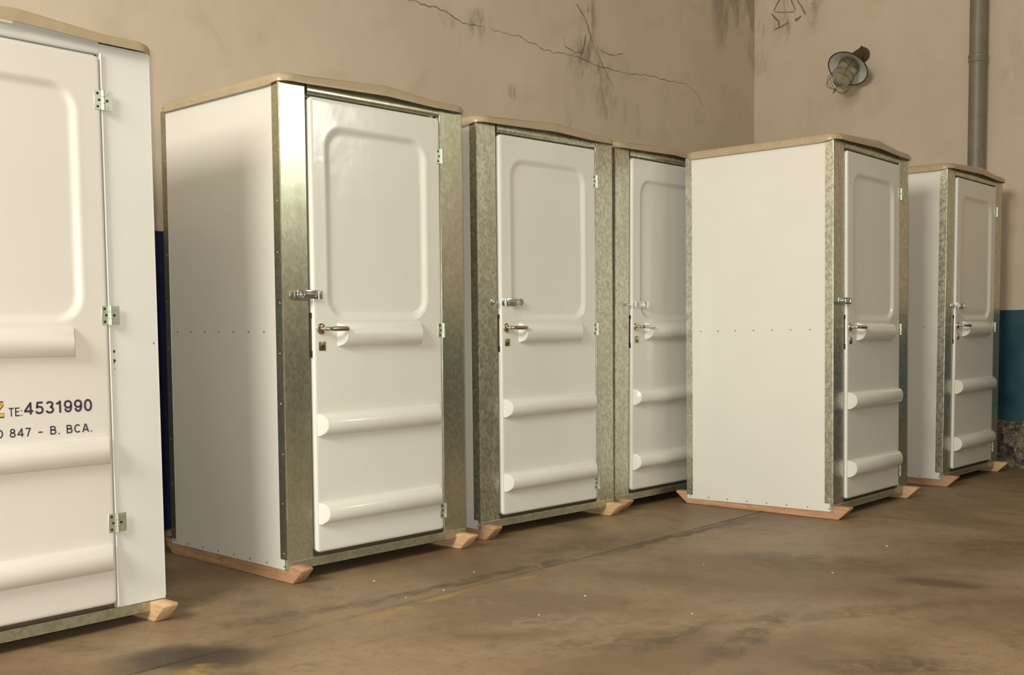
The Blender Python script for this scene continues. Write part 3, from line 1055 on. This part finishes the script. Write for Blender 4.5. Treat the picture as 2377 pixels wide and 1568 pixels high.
POS = [(-2.0839, 3.4728, 49.2669, -0.9442, 0.1748, -0.6688),
       (-0.9981, 4.8726, 46.9217, 0.0483, -0.1093, 0.5861),
       (-0.1702, 5.8546, 45.3856, -0.2087, -0.0694, 0.3753),
       (0.621, 6.728, 47.6, 0.2105, 0.0023, 0.3974),
       (1.852, 6.3858, 49.2551, -0.6447, 0.3711, -0.5681),
       (2.9787, 7.6651, 48.338, 0.0413, 0.2231, -0.1219)]
c0, d0, t0 = cabin(*POS[0], 'white portable cabin with white painted posts and phone lettering, cut off by the left edge', MAT['paint'], painted=True)
cabin(*POS[1], 'portable cabin with shiny smooth steel posts and closed hasp, right of the white-posted one', MAT['galv_smooth'], True)
cabin(*POS[2], 'portable cabin with open gleaming hasp, in the middle of the row of three steel-framed ones', MAT['galv_spangle'], False)
cabin(*POS[3], 'portable cabin whose door is partly hidden behind the one pulled forward', MAT['galv_spangle'], False)
cabin(*POS[4], 'portable cabin standing forward of the row with its broad blank white side shown', MAT['galv_spangle'], True)
cabin(*POS[5], 'farthest portable cabin, standing against the teal-dadoed wall under the grey pipe', MAT['galv_spangle'], False)

# lettering and small marks on the nearest cabin's door (door space is shifted by +0.046)
S = 0.046
ty = DY - 0.0026
letters('4531990', 0.5605 + S, 0.8145 + S, 0.8405, 0.8840, ty, MAT['ink'], 0.175, d0)
letters('TE:', 0.506 + S, 0.5545 + S, 0.8375, 0.8680, ty, MAT['ink'], 0.145, d0, 0.12)
letters('847 - B. BCA.', 0.506 + S, 0.812 + S, 0.7640, 0.7945, ty, MAT['ink'], 0.158, d0, 0.17)
letters('O', 0.457 + S, 0.4835 + S, 0.7640, 0.7945, ty, MAT['ink'], 0.158, d0)
letters('Z', 0.4400 + S, 0.4900 + S, 0.8355, 0.8915, ty, MAT['ink'], 0.30, d0)
letters('Z', 0.4412 + S, 0.4884 + S, 0.8375, 0.8895, ty - 0.0007, MAT['gold'], 0.20, d0, label='gold fill of the dark-outlined letter')
link('sticker', MB().box(0.40 + S, 0.5055 + S, DY + 0.0105, DY + 0.0135, 1.64, 1.774).mesh('sticker', [MAT['label_red']], False), d0, label='brown-edged sticker at the door centre')
for (px, pz, sx, sz) in ((0.918, 1.056, 0.006, 0.007), (0.917, 1.018, 0.003, 0.012), (0.921, 1.022, 0.004, 0.005), (1.085, 1.085, 0.003, 0.004), (0.919, 0.99, 0.002, 0.003)):
    b = MB()
    b.prism([(px, pz - sz), (px + sx, pz + sz * .2), (px + sx * .4, pz + sz), (px - sx * .6, pz + sz * .7)], 'y', -0.0032, -0.0020)
    ch = link('paint_chip', b.mesh('paint_chip', [MAT['hole']], False), c0, label='dark chip in the white post')
    ch.matrix_local = t0
bk = link('lintel_block', MB().box(0.30, 0.565, -0.034, -0.004, 2.196, 2.222, 0.002).mesh('lintel_block', [MAT['paint']]), c0)
bk.matrix_local = t0


# ------------------------------------------------------------------ bulkhead lamp on the right wall
def WR(u, out, z):   # u along the right wall from the corner, out into the room
    return CORNER - MV * u - NV * out + Vector((0, 0, z))


lamp = bpy.data.objects.new('wall_lamp', None)
COL.objects.link(lamp)
lamp['label'] = 'old caged wall lamp with white enamel reflector and black rim'
lamp['category'] = 'lamp'
base = WR(1.03, 0.0, 3.40)
lamp.location = base
rc = WR(0.99, 0.20, 3.262) - base                 # centre of the reflector's rim
ax = (MV * 0.11 - NV * 0.66 + ZV * -0.733).normalized()
b = MB()
b.lathe([(-0.075, 0.05), (-0.07, 0.062), (-0.045, 0.075), (0.0, 0.168), (0.002, 0.170)], rc, ax, 48, 0)
b.lathe([(0.0005, 0.166), (-0.040, 0.076), (-0.060, 0.06), (-0.062, 0.0)], rc, ax, 48, 1)
link('reflector', b.mesh('reflector', [MAT['rust'], MAT['enamel']]), lamp)
u_ = ax.orthogonal().normalized()
v_ = ax.cross(u_)
def circ(t, r, n=40): return [rc + ax * t + (u_ * math.cos(2 * math.pi * k / n) + v_ * math.sin(2 * math.pi * k / n)) * r for k in range(n)]
link('rim', MB().tube(circ(0.001, 0.169, 56), 0.0045, 8, closed=True).mesh('rim', [MAT['rim']]), lamp)
b = MB()
b.lathe([(-0.055, 0.078), (0.05, 0.080), (0.12, 0.078), (0.165, 0.066), (0.19, 0.040), (0.198, 0.0)], rc, ax, 32)
link('glass_jar', b.mesh('glass_jar', [MAT['glass']]), lamp)
b = MB()
b.lathe([(-0.05, 0.016), (-0.01, 0.018), (0.0, 0.012), (0.01, 0.02), (0.04, 0.032), (0.075, 0.030), (0.095, 0.0)], rc, ax, 20)
link('bulb', b.mesh('bulb', [MAT['glass']]), lamp)
b = MB()
for k in range(6):
    a = 2 * math.pi * k / 6 + 0.3
    dr = u_ * math.cos(a) + v_ * math.sin(a)
    rd = [0.088, 0.089, 0.094, 0.104, 0.098, 0.07, 0.035, 0.0]
    tt = [-0.045, 0.05, 0.12, 0.17, 0.215, 0.245, 0.256, 0.260]
    b.tube([rc + ax * t + dr * r for t, r in zip(tt, rd)], 0.0022, 6)
for t, r in ((-0.03, 0.089), (0.10, 0.0925), (0.175, 0.104)):
    b.tube(circ(t, r), 0.002, 6, closed=True)
b.tube([rc + ax * 0.26, rc + ax * 0.29], 0.0022, 6)
link('wire_cage', b.mesh('wire_cage', [MAT['wire']]), lamp)
b = MB()
b.lathe([(0.0, 0.062), (0.02, 0.064), (0.035, 0.05), (0.05, 0.045), (0.052, 0)], Vector((0, 0, 0)), -NV, 24)
b.tube([Vector((0, 0, 0)) - NV * 0.03, Vector((0, 0, -0.01)) - NV * 0.09, rc - ax * 0.12, rc - ax * 0.06], [0.04, 0.042, 0.05, 0.056], 16)
b.tube([NV * -0.005 + Vector((0, 0, 0.05)), NV * -0.03 + Vector((0, 0, 0.062)), NV * -0.05 + Vector((0, 0, 0.035))], 0.012, 8)
link('mount', b.mesh('mount', [MAT['rust']]), lamp, label='rusty brown wall mount')

# ------------------------------------------------------------------ vertical pipe
b = MB()
PR = 0.064
b.lathe([(0.0, 0), (0.0, PR), (3.165, PR), (3.170, PR + .005), (3.182, PR + .007), (3.190, PR + .004), (3.20, PR + .003), (3.212, PR + .008), (3.225, PR + .007), (3.232, PR), (HALL_H, PR), (HALL_H, 0)], (0, 0, 0), (0, 0, 1), 32)
pp = link('vertical_pipe', b.mesh('vertical_pipe', [MAT['pipe']], True, 30), label='grey vertical pipe with a collar, fixed up the wall behind the farthest cabin', category='pipe')
pp.location = WR(2.01, 0.085, 0)
pp.rotation_euler = (0, 0, math.atan2(NV.y, NV.x) - math.pi / 2)

# ------------------------------------------------------------------ crumbs of grit on the floor
b = MB()
rnd = random.Random(3)
for (gx, gy) in ((-0.18, 5.07), (-0.30, 4.72), (1.45, 5.0), (-0.62, 4.9), (0.3, 4.6), (0.9, 5.2), (-0.45, 4.6), (1.9, 5.6), (0.1, 4.3), (0.7, 4.3)):
    s = rnd.uniform(0.003, 0.006)
    b.box(gx - s, gx + s, gy - s * .7, gy + s * .8, 0, s, s * .3, 0, 1)
link('floor_grit', b.mesh('floor_grit', [MAT['grit']]), kind='stuff', label='pale crumbs of grit scattered on the brown floor', category='grit')
